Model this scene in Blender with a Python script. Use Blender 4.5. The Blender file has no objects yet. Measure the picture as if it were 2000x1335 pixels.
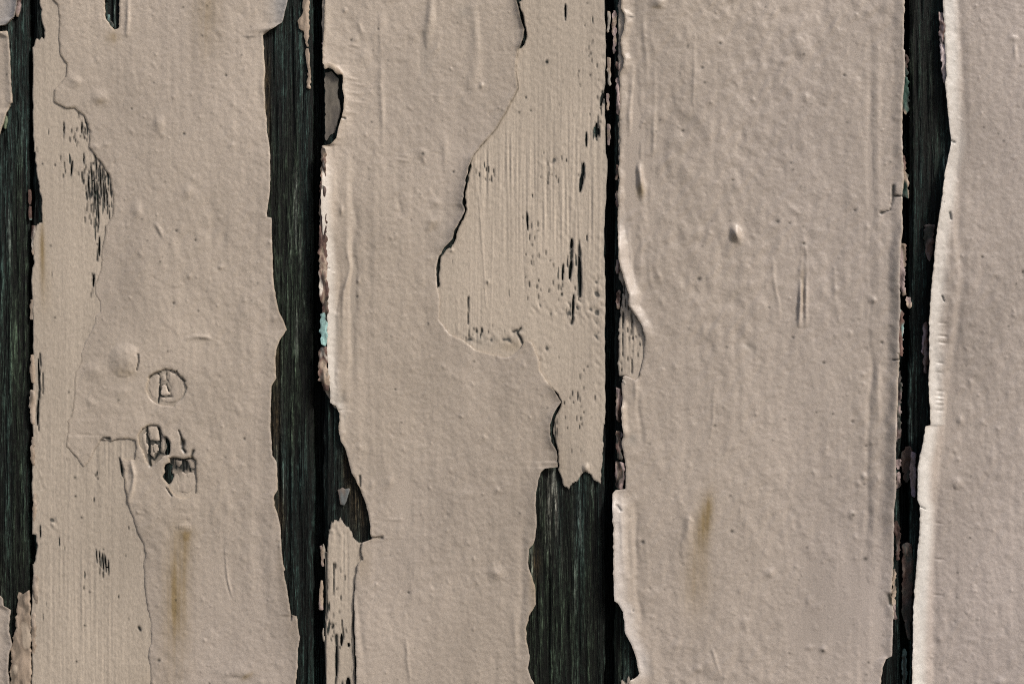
import bpy, math
import numpy as np

# ------------------------------------------------------------------ scale
S = 0.0002            # metres per unit of layout (one unit = 0.2 mm on the wall)
ZC = 1.40             # height above the ground of the centre of the view
D = 0.72              # camera distance
def WX(x): return (x - 1000.0) * S
def WZ(y): return (667.5 - y) * S + ZC
YTOP, YBOT = -5200.0, (ZC / S) + 667.5 - 60   # plank ends in layout units (y goes down)

scene = bpy.context.scene
# ------------------------------------------------------------------ camera
cam_d = bpy.data.cameras.new('camera'); cam = bpy.data.objects.new('camera', cam_d)
scene.collection.objects.link(cam); scene.camera = cam
cam.location = (0, -D, ZC); cam.rotation_euler = (math.radians(90), 0, 0)
cam_d.sensor_width = 36; cam_d.lens = 36 * D / (2000 * S)
cam_d.clip_start = 0.02; cam_d.clip_end = 200
# ------------------------------------------------------------------ light
AZ, EL = 128.0, 42.0     # sun to the upper right, in front of the wall
world = bpy.data.worlds.new('World'); scene.world = world; world.use_nodes = True
nt = world.node_tree; nt.nodes.clear()
sky = nt.nodes.new('ShaderNodeTexSky'); sky.sky_type = 'NISHITA'; sky.sun_disc = False
sky.sun_elevation = math.radians(EL); sky.sun_rotation = math.radians(AZ)
sky.air_density = 1.0; sky.dust_density = 4.0; sky.ozone_density = 1.0
bg = nt.nodes.new('ShaderNodeBackground'); bg.inputs[1].default_value = 0.05
wo = nt.nodes.new('ShaderNodeOutputWorld')
nt.links.new(sky.outputs[0], bg.inputs[0]); nt.links.new(bg.outputs[0], wo.inputs[0])
sd_ = bpy.data.lights.new('sun', 'SUN'); sun = bpy.data.objects.new('sun', sd_)
scene.collection.objects.link(sun); sd_.energy = 1.5; sd_.angle = math.radians(10); sd_.color = (1.0, 0.95, 0.88)
from mathutils import Vector
sv = Vector((math.sin(math.radians(AZ)) * math.cos(math.radians(EL)), math.cos(math.radians(AZ)) * math.cos(math.radians(EL)), math.sin(math.radians(EL))))
sun.rotation_euler = sv.to_track_quat('Z', 'Y').to_euler(); sun.location = sv * 5
vs = scene.view_settings; vs.view_transform = 'Standard'; vs.look = 'None'; vs.exposure = 1.13; vs.gamma = 1.0
vs.use_curve_mapping = False
scene.cycles.filter_width = 1.1; scene.cycles.use_denoising = False

# ------------------------------------------------------------------ noise and feature canvases
CW, CH, CS = 1200, 1024, 2.0
CX0, CY0 = -200.0, -350.0
rng = np.random.default_rng(7)
KX = np.fft.rfftfreq(CW, CS) * 2 * np.pi
KY = np.fft.fftfreq(CH, CS) * 2 * np.pi
def noise(lx, ly, seed, hp=0.0, ang=0.0):
    """periodic gaussian noise, correlation lengths lx, ly (layout units)"""
    r = np.random.default_rng(seed).standard_normal((CH, CW))
    c, s = math.cos(ang), math.sin(ang)
    kx = KX[None, :] * c + KY[:, None] * s; ky = -KX[None, :] * s + KY[:, None] * c
    e = (kx * lx) ** 2 + (ky * ly) ** 2
    f = np.exp(-e / 2)
    if hp: f = f * (1 - np.exp(-e * hp))
    a = np.fft.irfft2(np.fft.rfft2(r) * f, s=(CH, CW))
    return ((a - a.mean()) / a.std()).astype(np.float32)
def samp(A, x, y):
    u = (x - CX0) / CS; v = (y - CY0) / CS
    iu = np.floor(u).astype(int); iv = np.floor(v).astype(int)
    fu = (u - iu); fv = (v - iv)
    i0 = iu % CW; i1 = (iu + 1) % CW; j0 = iv % CH; j1 = (iv + 1) % CH
    if A.ndim == 3: fu = fu[..., None]; fv = fv[..., None]
    return (A[j0, i0] * (1 - fu) + A[j0, i1] * fu) * (1 - fv) + (A[j1, i0] * (1 - fu) + A[j1, i1] * fu) * fv
def fsamp(A, x, y):
    m = ((x > CX0 + 4) & (x < CX0 + CW * CS - 4) & (y > CY0 + 4) & (y < CY0 + CH * CS - 4)).astype(np.float32)
    r = samp(A, x, y)
    return r * (m[..., None] if A.ndim == 3 else m)
def canvas(): return np.zeros((CH, CW), np.float32)
gx = CX0 + CS * np.arange(CW); gy = CY0 + CS * np.arange(CH)
def win(x0, y0, x1, y1):
    i0 = max(0, int((x0 - CX0) / CS)); i1 = min(CW, int((x1 - CX0) / CS) + 2)
    j0 = max(0, int((y0 - CY0) / CS)); j1 = min(CH, int((y1 - CY0) / CS) + 2)
    return slice(j0, j1), slice(i0, i1), gx[None, i0:i1], gy[j0:j1, None]
def blob(A, x, y, rx, ry, amp, ang=0.0, dome=False):
    R = 3 * max(rx, ry); a, b, X, Y = win(x - R, y - R, x + R, y + R)
    c, s = math.cos(ang), math.sin(ang); dx = X - x; dy = Y - y
    u = (dx * c + dy * s) / rx; v = (-dx * s + dy * c) / ry; q = u * u + v * v
    A[a, b] += amp * (np.maximum(0, 1 - q) ** 0.75 if dome else np.exp(-q))
def segdist(X, Y, p, q):
    vx, vy = q[0] - p[0], q[1] - p[1]; L = vx * vx + vy * vy + 1e-9
    t = np.clip(((X - p[0]) * vx + (Y - p[1]) * vy) / L, 0, 1)
    return np.hypot(X - p[0] - t * vx, Y - p[1] - t * vy)
def line(A, pts, w, amp, mode='add', jit=0.0):
    if jit: pts = rough(pts, 8, jit, int(abs(pts[0][0] * 7 + pts[0][1])))
    xs = [p[0] for p in pts]; ys = [p[1] for p in pts]; R = 3 * w + 3
    a, b, X, Y = win(min(xs) - R, min(ys) - R, max(xs) + R, max(ys) + R)
    d = np.full((Y.size, X.size), 1e3); soft = mode == 'add' and w > 1.75 and not jit
    if soft: X = X + 1.6 * N_MID[a, b]; Y = Y + 0 * X
    for p, q in zip(pts[:-1], pts[1:]): d = np.minimum(d, segdist(X, Y, p, q))
    g = amp * np.exp(-(d / (w * (np.clip(.85 + .5 * N_WCURL[a, b], .35, 1.6) if jit else 1))) ** 2)
    if soft:
        p, q = pts[0], pts[-1]; L = math.hypot(q[0] - p[0], q[1] - p[1]) + 1e-6
        t = np.clip(((X - p[0]) * (q[0] - p[0]) + (Y - p[1]) * (q[1] - p[1])) / L / L, 0, 1)
        g = g * np.sin(np.pi * t) ** .7 * np.clip(.75 + .35 * N_CRB[a, b], .1, 1.4)
    if mode == 'add': A[a, b] += g
    else: A[a, b] = np.maximum(A[a, b], g)
def polyfill(A, pts, val, feather=2.0):
    xs = [p[0] for p in pts]; ys = [p[1] for p in pts]; R = feather * 3 + 4
    a, b, X, Y = win(min(xs) - R, min(ys) - R, max(xs) + R, max(ys) + R)
    s = polysd(X.ravel(), Y.ravel(), pts, 60)
    A[a, b] = np.maximum(A[a, b], val / (1 + np.exp(-np.clip(s / feather, -30, 30))))

def rough(pts, step, amp, seed):
    """subdivide a polyline and make it ragged"""
    r = np.random.default_rng(seed); out = [pts[0]]
    for (x0, y0), (x1, y1) in zip(pts[:-1], pts[1:]):
        L = math.hypot(x1 - x0, y1 - y0); st = step if (-350 < y0 < 1700) else 60
        n = max(1, int(L / st))
        for k in range(1, n + 1):
            t = k / n; a = 0 if k == n else amp
            out.append((x0 + (x1 - x0) * t + r.normal() * a, y0 + (y1 - y0) * t + r.normal() * a * 0.7))
    return out
def polysd(xs, ys, pts, lim=30.0):
    """signed distance (inside > 0) of a closed polygon at the grid ys x xs"""
    P = list(pts) + [pts[0]]
    d = np.full((len(ys), len(xs)), lim, np.float32); ins = np.zeros((len(ys), len(xs)), bool)
    for (x0, y0), (x1, y1) in zip(P[:-1], P[1:]):
        a0, a1 = np.searchsorted(xs, [min(x0, x1) - lim, max(x0, x1) + lim]); b0, b1 = np.searchsorted(ys, [min(y0, y1) - lim, max(y0, y1) + lim])
        if a1 > a0 and b1 > b0:
            d[b0:b1, a0:a1] = np.minimum(d[b0:b1, a0:a1], segdist(xs[None, a0:a1], ys[b0:b1, None], (x0, y0), (x1, y1)))
        if y0 != y1:
            lo, hi = (y0, y1) if y0 < y1 else (y1, y0)
            b0, b1 = np.searchsorted(ys, [lo, hi])
            if b1 > b0:
                xc = x0 + (ys[b0:b1] - y0) * (x1 - x0) / (y1 - y0)
                ins[b0:b1] ^= xs[None, :] > xc[:, None]
    return np.where(ins, d, -d)
def smooth(a, b, x):
    t = np.clip((x - a) / (b - a), 0, 1); return t * t * (3 - 2 * t)
def window(y, a, b, f=25.0): return smooth(a - f, a + f, y) * (1 - smooth(b - f, b + f, y))

# noises
N_PEEL = noise(6, 9, 11, 0.6); N_PEELD = noise(5, 12, 12, 0.6, ang=0.55); N_BIG = noise(55, 110, 13)
N_MID = noise(16, 26, 14, 0.5); N_BRUSH = noise(5, 160, 15); N_FINE = noise(2.2, 2.2, 16); N_SPK = noise(2.2, 3.2, 17)
N_RIDGE = noise(1.6, 55, 18, 0.8); N_RIDGE2 = noise(3.6, 160, 19, 0.6); N_FLECK = noise(1.3, 9, 20); N_CRUM = noise(3.0, 5.0, 21, 0.8, ang=-0.6)
N_STREAK = noise(1.6, 45, 22); N_COLB = noise(90, 150, 23); N_COLM = noise(20, 45, 24); N_MASK = noise(120, 200, 25)
N_VAR = noise(60, 90, 41); N_WOODB = noise(9, 260, 26); N_CR = noise(3.0, 8.0, 27); N_CRB = noise(10, 26, 28); N_HORZ = noise(40, 4, 29, 0.6); N_WCURL = noise(4.5, 12, 30)

# ------------------------------------------------------------------ traced outlines of the paint
def ext(pts, seed, wob=22):
    """carry an edge on above and below what the photograph shows"""
    r = np.random.default_rng(seed); up = []; x = pts[0][0]; y = -120.0
    x0 = x
    while y > YTOP + 80: up.append((x, y)); y -= 130; x = x0 + r.uniform(-wob, wob)
    up.append((x, YTOP - 50)); up = up[::-1]
    if pts[0][1] > -20: pass
    dn = []; x0 = x = pts[-1][0]; y = 1440.0
    while y < YBOT - 80: dn.append((x, y)); y += 130; x = x0 + r.uniform(-wob, wob)
    dn.append((x, YBOT + 50))
    return up + list(pts) + dn
E0R = [(41,-60),(39,0),(36,20),(32,37),(17,50),(-4,54),(-40,57),(-40,62),(-2,64),(17,62),(19,75),(20,88),(23,135),(25,180),(28.5,212),(23.6,203),(15,222),(7,249),(0,268),(-14,300),(-30,420),(-24,700),(-30,960),(-10,1120),(0,1161),(7,1168),(8,1182),(22,1190),(20,1202),(18.5,1232),(25,1256),(18.5,1276),(17,1306),(20,1335),(22,1400)]
E1L = [(96,-60),(104,0),(113,10),(117,34),(115,74),(119,108),(132,125),(130,150),(108,175),(107,199),(131,212),(147,211),(165,226),(177,256),(175,288),(196,314),(216,347),(222,381),(221,421),(207,444),(206,460),(199,484),(197,528),(185,558),(186,575),(195,588),(196,609),(187,615),(185,632),(169,663),(158,690),(159,706),(147,727),(145,777),(140,814),(132,821),(133,845),(130,872),(148,890),(157,903),(165,912),(176,897),(186,876),(200,857),(218,861),(235,855),(250,855),(266,859),(268,875),(264,897),(248,897),(233,892),(237,903),(241,915),(245,950),(252,985),(262,1010),(268,1035),(280,1058),(285,1080),(281,1105),(283,1140),(287,1175),(295,1215),(296,1250),(290,1280),(294,1310),(295,1335),(296,1400)]
E1R = [(566,-60),(564,0),(556,34),(552,47),(527,61),(514,70),(515,88),(518.5,135),(517,170),(519,216),(523,263),(527.6,290),(528.7,337),(528,371),(523.6,401),(522.6,424),(531,425.5),(531,450),(532,474),(533.7,534),(538.8,578),(547,612),(556.6,632),(561,644),(550.6,659),(540.5,683),(538.8,706),(540.5,738),(531,753.5),(530,777),(528.7,828),(532,888),(541,902),(543,956),(536.4,966),(536.4,986),(543.8,1008),(548,1027),(550.6,1067),(554,1101),(558,1111),(555,1114),(562.4,1155),(569,1198.5),(580,1202),(582.6,1222),(586.6,1242),(582.6,1273),(581,1306),(578.6,1335),(577,1400)]
E2L = [(635,-60),(635,0),(634,60),(631,90),(631,125),(634,128),(652,129),(660,137),(670,147),(669.6,175),(673,192),(671,219),(664,243),(658,270),(646,283),(632,286),(631,337),(629,388),(632,450),(637,500),(637,560),(641,614),(640,680),(642,720),(646,764),(645,785),(657,792),(664,807),(662,838),(666,861),(673.6,873),(678,888),(687,922),(702,949),(716,986),(721.5,1013),(725,1047),(745,1049),(726,1052),(706,1059),(703,1074),(708,1091),(700,1100),(695,1130),(692,1180),(693,1220),(694,1240),(697,1300),(696,1335),(697,1400)]
E2R = [(1002,-60),(1008,0),(1012,15),(1017,40),(1024,60),(1022,76),(1015,95),(1012,97),(1007,135),(1012,174),(1001,196),(989,219),(968.6,253),(938,286.6),(923,307),(914.7,327),(908,364),(903,398),(908.6,411),(901,428),(887.7,450),(884,467),(867.5,484),(857,501),(852,524),(854,561),(859,588),(857,624),(877.6,652),(904.6,664),(928,683),(958.5,691),(985.5,698),(999,695),(1017,680),(1023,669),(1031,664),(1039,669),(1052,699.6),(1054,723),(1067,743),(1081,760),(1096,784),(1081,807.5),(1074,828),(1076,861),(1087,880),(1089,911),(1081,912),(1064,913.7),(1055.6,922),(1050.6,942),(1046,979),(1048,1020),(1045.5,1047),(1041,1062),(1033,1070),(1032,1104),(1039,1124),(1045.5,1148),(1047,1178),(1034,1198.6),(1027.6,1222),(1028.7,1252.5),(1034.7,1279.5),(1031,1303),(1037,1323),(1044,1335),(1050,1400)]
E3L = [(1213,-60),(1213,0),(1212,18),(1219,30),(1220,45),(1216,65),(1212,75),(1213,105),(1218,115),(1216,130),(1210,145),(1210,240),(1210,315),(1207,330),(1210,350),(1207,370),(1206,440),(1207,507),(1217,544.5),(1227.6,575),(1226.6,597),(1243,619),(1254.5,639),(1259,656),(1258,686),(1249.5,733),(1241,742),(1232.6,738),(1222.5,733),(1216,735),(1214,753.6),(1216,777),(1212,797),(1214,828),(1217,844.6),(1214,861),(1218,888),(1222.5,912),(1221,954),(1202,956),(1196,962.5),(1195,996),(1197,1047),(1197,1121),(1199,1170),(1206,1175),(1216,1192),(1219,1222),(1221,1235.6),(1232.6,1256),(1241,1279.5),(1248,1313),(1239,1322),(1228,1326),(1226,1400)]
E3R = [(1765,-60),(1764.7,0),(1763,98),(1766,99.5),(1766,145),(1764.7,165),(1761,202),(1761,283),(1764,354),(1761,381),(1761,450),(1758,472),(1754.5,541),(1756,602),(1753,659),(1754.5,696),(1753,726.6),(1751,777),(1749.5,828),(1747,888),(1748,956),(1744,996),(1744,1104),(1740,1161),(1746,1205),(1743,1208.6),(1742,1256),(1741,1279.5),(1729,1286),(1722.5,1303),(1719,1335),(1716,1400)]
E4L = [(1840,-60),(1839,0),(1840,27),(1843,100),(1846,150),(1842,165),(1847,202),(1852,249.5),(1855.7,276.5),(1852,297),(1842,337),(1834,394.5),(1825,450),(1820,501),(1813.6,575),(1810,625),(1812,710),(1809.5,737),(1812,791),(1813.6,829),(1802,831),(1798,855),(1793,880),(1787,909),(1786.6,973),(1792.6,986),(1792.6,1030),(1788,1087),(1783,1138),(1780,1188),(1778,1256),(1776.5,1335),(1775,1400)]
def mono(pts):   # edge as a function x(y), for the lips
    a = sorted(pts, key=lambda p: p[1]); return np.array([p[1] for p in a], float), np.array([p[0] for p in a], float)
def shift(pts, d): return [(x + d, y) for x, y in pts]

# planks: left edge, right edge (layout units, at the top and the bottom of the picture)
PL = {0: (-505, 55), 1: (66, 611), 2: (632, 1181), 3: (1201, 1760), 4: (1778, 2340)}

# ------------------------------------------------------------------ relief of the top coat (height over the wood)
T = canvas(); DT = canvas(); ST = canvas(); ST2 = canvas()        # height, dark dirt and painted crack shade 0..1, brown stain and shade tint 0..1, grey smudge and shade tint
U = canvas(); DU = canvas(); WU = canvas(); RU = canvas(); CU = canvas()   # undercoat: height, dirt and painted crack shade, wear, ridge strength, crumple strength
# blisters and dents  (x, y, rx, ry, height, angle)
for b in [(149,160,13,9,2.6,.3),(196,190,15,12,3.4,.2),(313,243,9,19,3.2,0),(367,375,10,12,2.4,0),(270,412,8,15,2.2,0),(187,724,16,15,2.6,0),(189,287,5,5,1.6,0),
          (210,283,5,4,1.4,0),(455,285,4,4,1.2,0),(340,190,4,4,1.2,0),(432,522,5,4,2.2,0),(371,540,4,4,1.8,0),(385,541,3,3,1.2,0),(150,765,6,5,1.2,0),(180,785,14,7,1.4,.5),
          (240,765,18,10,1.0,0),(236,862,8,5,1.0,0),(674,22,4,5,2.2,0),(712,110,9,13,2.6,.3),(941,168,4,6,2.6,.2),(826,301,8,8,2.4,0),(668,411,3,9,2.6,0),(845,433,11,9,2.6,0),
          (852,395,8,7,1.8,0),(838,445,6,9,1.6,.5),(840,505,6,6,1.4,0),(969,1118,12,10,3.6,.4),(972,956,4,4,1.8,0),(761,940,7,11,2.2,.3),(908,965,14,7,1.2,0),(902,813,3,3,1.6,0),
          (700,548,3,4,1.6,0),(1437,458,8,15,10.0,-.25),(1250,350,6,30,8.0,-.12),(1286,6,10,10,4.5,0),(1704,585,7,5,3.0,.8),(1660,651,4,6,2.0,0),(1628,525,3,6,1.4,0),
          (1530,120,8,7,1.8,0),(1573,192,4,9,1.8,0),(1550,410,16,6,1.8,.6),(1875,820,6,8,3.0,0),(1878,757,7,6,1.6,0),(1869,944,9,9,3.2,0),(1663,1004,6,7,3.2,0),(1687,929,6,6,2.6,0),
          (1676,944,5,5,1.8,0),(1607,1267,6,6,2.8,0),(1579,1172,6,9,2.2,0),(1553,1217,5,5,1.6,0),(1898,1248,9,6,2.0,0),(1953,1330,9,9,2.8,0),(1505,1117,9,9,2.6,0),(1978,75,8,6,2.0,0),
          (1981,100,4,14,2.0,0),(1946,540,12,10,1.6,0),(1944,545,6,6,-1.8,0),(1322,1258,9,8,1.8,.4),(1363,1305,9,6,1.8,0),(1453,1215,9,11,2.2,.3),(1460,675,10,8,-2.2,.7),(1287,540,5,15,1.8,-.4),
          (1316,715,8,14,1.4,-.4),(465,1310,26,14,2.2,-.1),(489,1315,12,7,1.2,-.5),(460,1322,18,5,-1.4,0),(308,243,5,10,.8,0),(1841,1210,5,8,1.2,0),(1920,825,5,6,1.6,0),(1580,1263,6,5,1.5,0)]:
    blob(T, b[0], b[1], b[2], b[3], b[4], b[5])
blob(T, 244, 703, 31, 34, 3.0, .3, True); blob(T, 248, 695, 20, 20, 2.2)
# long ridges, drips, scratches  (points, width, height)
for pts, w, a in [([(300,432),(312,452),(322,468)],4,2.6),([(362,662),(382,657),(402,658),(418,662)],4,2.2),([(436,1065),(438,1100),(444,1135),(450,1165)],2.0,-2.2),
                  ([(439,1065),(441,1100),(447,1135),(453,1165)],2.2,1.6),([(1560,640),(1561,530),(1567,460)],3.4,8),([(1573,640),(1574,530),(1569,455)],3.4,9),([(1567,620),(1567,490)],2.4,-3.5),([(1569,500),(1567,478)],5,6),
                  ([(1508,500),(1510,545),(1519,590),(1521,640)],3.4,1.5),([(1628,525),(1631,580),(1640,640)],4,.8),([(1357,60),(1357,140),(1355,190),(1356,230)],2.4,1.1),
                  ([(250,-10),(251,40),(247,75)],4,2.6),([(1697,-60),(1697,120),(1696,250),(1698,420),(1700,640),(1699,760),(1692,930),(1690,1040),(1684,1180),(1680,1400)],5,-2.2),
                  ([(1712,-60),(1712,250),(1713,420),(1713,640),(1709,900),(1699,1180),(1694,1400)],7,1.3),([(1745,560),(1747,640)],9,-1.2),([(690,300),(692,420),(688,560),(690,700),(676,760)],7,-2.4),
                  ([(678,440),(681,520),(672,570),(671,640),(668,700)],4,2.4),([(662,520),(664,560),(657,620),(660,690)],3,-1.5),([(656,700),(652,740),(660,762)],2.5,-2.4),
                  ([(668,760),(667,790)],5,-3.5),([(1240,-60),(1241,100),(1243,200),(1240,330),(1252,400)],6,-2.2),([(1232,60),(1234,150),(1229,300)],4,1.4),([(1256,20),(1259,90),(1262,130),(1262,180)],4,2.2),([(1275,60),(1278,170),(1276,260),(1268,420)],3,1.5),
                  ([(1219,440),(1224,480),(1232,540)],2.2,-2.2),([(1234,430),(1240,560)],4,-1.4),([(1245,760),(1248,840),(1256,880)],6,-1.6),([(1236,700),(1243,780),(1241,800)],4,2.0),
                  ([(1236,960),(1242,1050),(1244,1130),(1256,1260),(1260,1335)],5,-2.0),([(1224,1000),(1228,1080),(1233,1160)],4,-1.2),([(1212,960),(1214,1060),(1218,1140)],4,1.6),
                  ([(1335,960),(1340,1010),(1352,1080),(1372,1130)],7,1.6),([(1352,990),(1345,1010),(1338,1060),(1337,1100)],5,1.8),([(1388,1255),(1400,1290),(1412,1325)],2.5,1.2),
                  ([(1396,740),(1392,800),(1385,870)],3,1.6),([(845,-40),(840,50),(832,100)],8,2.8),([(826,60),(822,150)],7,-2.2),([(745,20),(745,90),(747,200),(748,300)],5,1.8),([(758,0),(762,60)],6,-1.4),
                  ([(926,-10),(930,90),(925,210)],9,1.8),([(868,260),(870,340)],6,1.8),([(700,40),(708,70)],5,1.2),([(776,385),(785,430)],4,-.8),([(794,1240),(800,1270),(797,1335)],3,1.2),
                  ([(695,1110),(700,1200),(718,1335)],6,-1.2),([(920,742),(926,755)],2,1.8),([(1000,1150),(1010,1300),(1013,1400)],6,1.2),([(1030,950),(1022,1050),(1020,1150),(1010,1320)],7,-1.4),
                  ([(520,80),(512,110),(508,180),(514,300)],9,-1.4),([(258,897),(262,925),(258,960),(252,985)],3.5,2.6),([(250,905),(249,940)],3,-1.0),([(505,1000),(520,1150),(535,1330)],10,-.8)]:
    line(T, pts, w, a)
for y, x0, x1 in [(152,672,708),(163,680,720),(180,674,715),(198,676,722),(218,672,700),(232,664,700),(12,650,680),(87,678,700),(185,835,885),(300,758,802),(310,765,800),(1010,732,800)]:
    line(T, [(x0, y), ((x0 + x1) / 2, y + 3), (x1, y + 5)], 2.6, 1.0)
for y in (630, 655, 668, 707, 726, 762, 772, 780, 789, 800, 1020, 1090, 1160):
    x = 1826 if y < 700 else 1822; line(T, [(x, y), (x + 22, y + 2)], 1.8, -1.4)
for x, y, l in [(652,270,40),(655,330,60),(648,60,60),(1228,200,80),(1252,240,90),(1250,420,120),(1268,470,100),(1262,1020,160),(1275,1160,180),(1713,700,200)]:
    line(T, [(x, y), (x + 2, y + l)], 4, 1.1)
# random small pimples, pits and specks of dirt, denser on some planks
for k in range(1150):
    x = rng.uniform(80, 2010); y = rng.uniform(-20, 1360); r = 1.7 + 4 * rng.random() ** 2.2
    blob(T, x, y, r, r * rng.uniform(.8, 1.8), rng.uniform(.3, 1.35) * rng.choice([1, 1, 1, -.8]), rng.uniform(-.8, .8))
for k in range(520):
    x = rng.uniform(0, 2010); y = rng.uniform(-20, 1360); q = rng.random() ** 3
    blob(DT, x, y, 1.2 + 1.0 * q, 1.2 + 1.6 * q, 0.35 + .5 * q, rng.uniform(-1, 1))
for x, y, r in [(1518,433,3.6),(1669,411,2.6),(1608,708,3),(1365,545,4),(1287,7,1),(1430,352,2),(1371,133,2.4),(1406,86,2.8),(1333,256,2.5),(1255,1057,4),(1429,1037,3),(1690,1090,4),(1665,1005,3),(826,301,3.5),
                (478,856,2.4),(442,148,2.4),(360,262,2.4),(340,592,2.6),(345,451,2.6),(382,469,2.2),(258,213,2),(272,1228,4.5),(311,1288,3.5),(948,427,2.6),(886,336,2.6),(698,579,2.4),(772,760,2),(1548,659,2.6),
                (686,79,2.2),(739,58,2),(1721,669,2.5),(1664,823,2.6),(1690,870,2.4),(1917,502,2.4),(1997,531,3),(1648,148,2.6),(1569,476,3),(1541,436,2),(1665,1030,1),(1687,945,2),(798,1156,2.4),(1507,1160,1),(1606,1270,3)]:
    blob(DT, x, y, r, r, .9); blob(T, x, y, r, r, -1.5)
for x, y, w, h, a in [(1343,91,1.6,6,.7),(1232,34,6,1.5,.9),(1344,91,2,4,.2),(488,73,14,1.3,.9),(1282,258,1.8,3,.8)]: blob(DT, x, y, w, h, a)
# stains, and shade painted in as brown or grey tint
def stain(x, y, rx, ry, a, A=None, ang=0): blob(ST if A is None else A, x, y, rx, ry, a, ang)  # brown tint for rust stains and for painted shade
polyfill(ST, [(341,1034),(377,1034),(374,1070),(364,1120),(356,1180),(352,1235),(340,1190),(340,1100)], .50, 6)
polyfill(ST, [(352,1036),(376,1036),(371,1058),(354,1058)], .72, 3); polyfill(ST, [(350,1045),(373,1045),(366,1110),(352,1110)], .42, 5)
stain(345,1150,24,105,.48); stain(340,1270,36,80,.24); stain(405,20,26,60,.46); stain(400,95,30,50,.16); stain(222,74,13,12,.45); stain(84,500,5,62,.75); stain(82,470,4,38,.4); stain(90,560,12,60,.2)
stain(1380,1008,13,44,.95,ang=.12); stain(1385,985,6,18,.3); stain(1368,1050,14,50,.36); stain(1360,1120,26,80,.36); stain(245,728,22,9,.30); stain(300,1333,60,30,.10); stain(484,1318,14,5,.6,ang=-.5)
stain(575,1200,14,60,.35); stain(555,1100,12,60,.25); stain(711,1100,12,34,.30); stain(1250,372,7,14,.55); stain(1430,466,7,9,.3); stain(198,200,10,6,.3); stain(1280,16,10,3,.5)  # includes painted shade beside the bare right edge and under blisters
stain(1567,560,4,40,.4); stain(846,440,10,10,.22); stain(1090,960,14,90,.15); stain(1043,1130,10,70,.3); stain(1000,675,28,12,.3)
blob(ST2, 908, 26, 15, 13, .40); blob(ST2, 1235, 857, 11, 12, .55); blob(ST2, 1245, 40, 12, 40, .12); blob(ST2, 1460, 676, 10, 8, .4); blob(ST2, 832, 90, 12, 80, .22); blob(ST2, 860, 440, 30, 50, .10); blob(ST2, 940, 665, 40, 14, .28); blob(ST2, 690, 560, 9, 150, .14); blob(ST2, 667, 780, 6, 14, .6)  # includes painted shade in the trough beside the third plank's lip
blob(ST2, 1746, 600, 8, 120, .25)  # shade painted along the rising right edge of the fourth plank
# knots under the paint on the second plank: rings and cracks
def ring(x, y, rx, ry, w, a, jit=1.2, seed=1, a0=0, a1=2 * math.pi):
    n = 40; r = np.random.default_rng(seed)
    line(T, [(x + (rx + r.normal() * jit) * math.cos(a0 + (a1 - a0) * k / n), y + (ry + r.normal() * jit) * math.sin(a0 + (a1 - a0) * k / n)) for k in range(n + 1)], w, a)
ring(326, 757, 44, 41, 4, .7, seed=3); blob(CU, 326, 757, 30, 30, .5)
polyfill(DU, [(316,752),(318,751),(318,772),(316,771)], .5, 1)
blob(T, 306, 868, 28, 36, 2.4); blob(CU, 306, 868, 24, 34, .8); blob(T, 362, 872, 22, 24, 1.5); blob(CU, 359, 930, 22, 36, .7); ring(359, 933, 34, 44, 4, .7, seed=5)
CR = [([(310,730),(313.5,743),(312,764),(309.5,786)],2.0),([(327,723),(325,737),(330,745)],1.7),([(319,735),(313,743)],1.2),([(325,745),(326,754),(330,764)],1.7),([(313,772),(322,775),(337,773)],1.8),([(292,737),(300,731),(312,727),(324,722),(346,727),(353,738),(362,744)],1.1),
      ([(346,724),(348,735),(356,742)],1.3),([(288,833),(286.6,848),(291.6,861),(290,875),(293,890),(295,908)],2.6),([(310,836),(313.5,858),(312,884)],2.6),([(292,862),(313,864)],1.2),([(325,853),(331,862),(330,885)],4.2),([(312,884),(322,886),(330,884)],3.0),([(294,890),(302,898),(310,886)],3.6),
      ([(350,840),(354,851),(357,863),(357,875),(362,882)],1.9),([(357,862),(357,866)],3.8),([(378,880),(375,890),(377,893)],1.8),([(300,846),(305,858),(303,870)],1.0),([(198,859),(203,854),(214,856)],2.6),([(196,861),(200,857)],3),([(233,893),(236,900),(239,922)],1.8),([(333,893),(344,895)],1.6),([(325,951),(332,962),(337,968)],1.2),
      ([(1721,416),(1730,413),(1738,411),(1743,388),(1743,364)],2.0),([(1743,384),(1764,384)],2.2),([(1740,703),(1764,700)],2.0),([(1752,690),(1757,702)],1.6),([(668.6,163),(674,163)],1.4),([(668,231),(674,232)],1.4),([(726,1049),(746,1049)],2.4),([(703,1060),(703,1074),(708,1091)],2.6),([(698,1092),(697,1100)],1.6),
      ([(630,523),(644,525)],2.0),([(703,910),(703,916)],1.6),([(703,928),(704,950)],1.3),([(1793,987),(1803,992)],2.0),([(1853,276),(1862,279)],2.0),([(1832,394),(1841,396)],1.4),([(1838,578),(1842,588)],1.8),([(1853,416),(1856,428)],1.8),([(271,692),(272,706),(268,722)],1.2),([(570,1198),(569,1210)],1.4),([(1736,1162),(1738,1178)],3.6),
      ([(1237,1186),(1235,1196)],1.2),([(1203,1080),(1203,1100)],1.6),([(1204,985),(1211,995)],1.4)]
for pts, w in CR:
    w *= rng.uniform(.95, 1.2); line(T, pts, w * .9, -3.6, jit=.8); line(DT, pts, w, 1.15, 'max', jit=.8)  # crack groove, with its deep shade painted in near-black
    if pts[0][0] < 400: line(U, pts, w * .7, -1.5, jit=1.3); line(DU, pts, w * .75, 1.0, 'max', jit=1.3)
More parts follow.
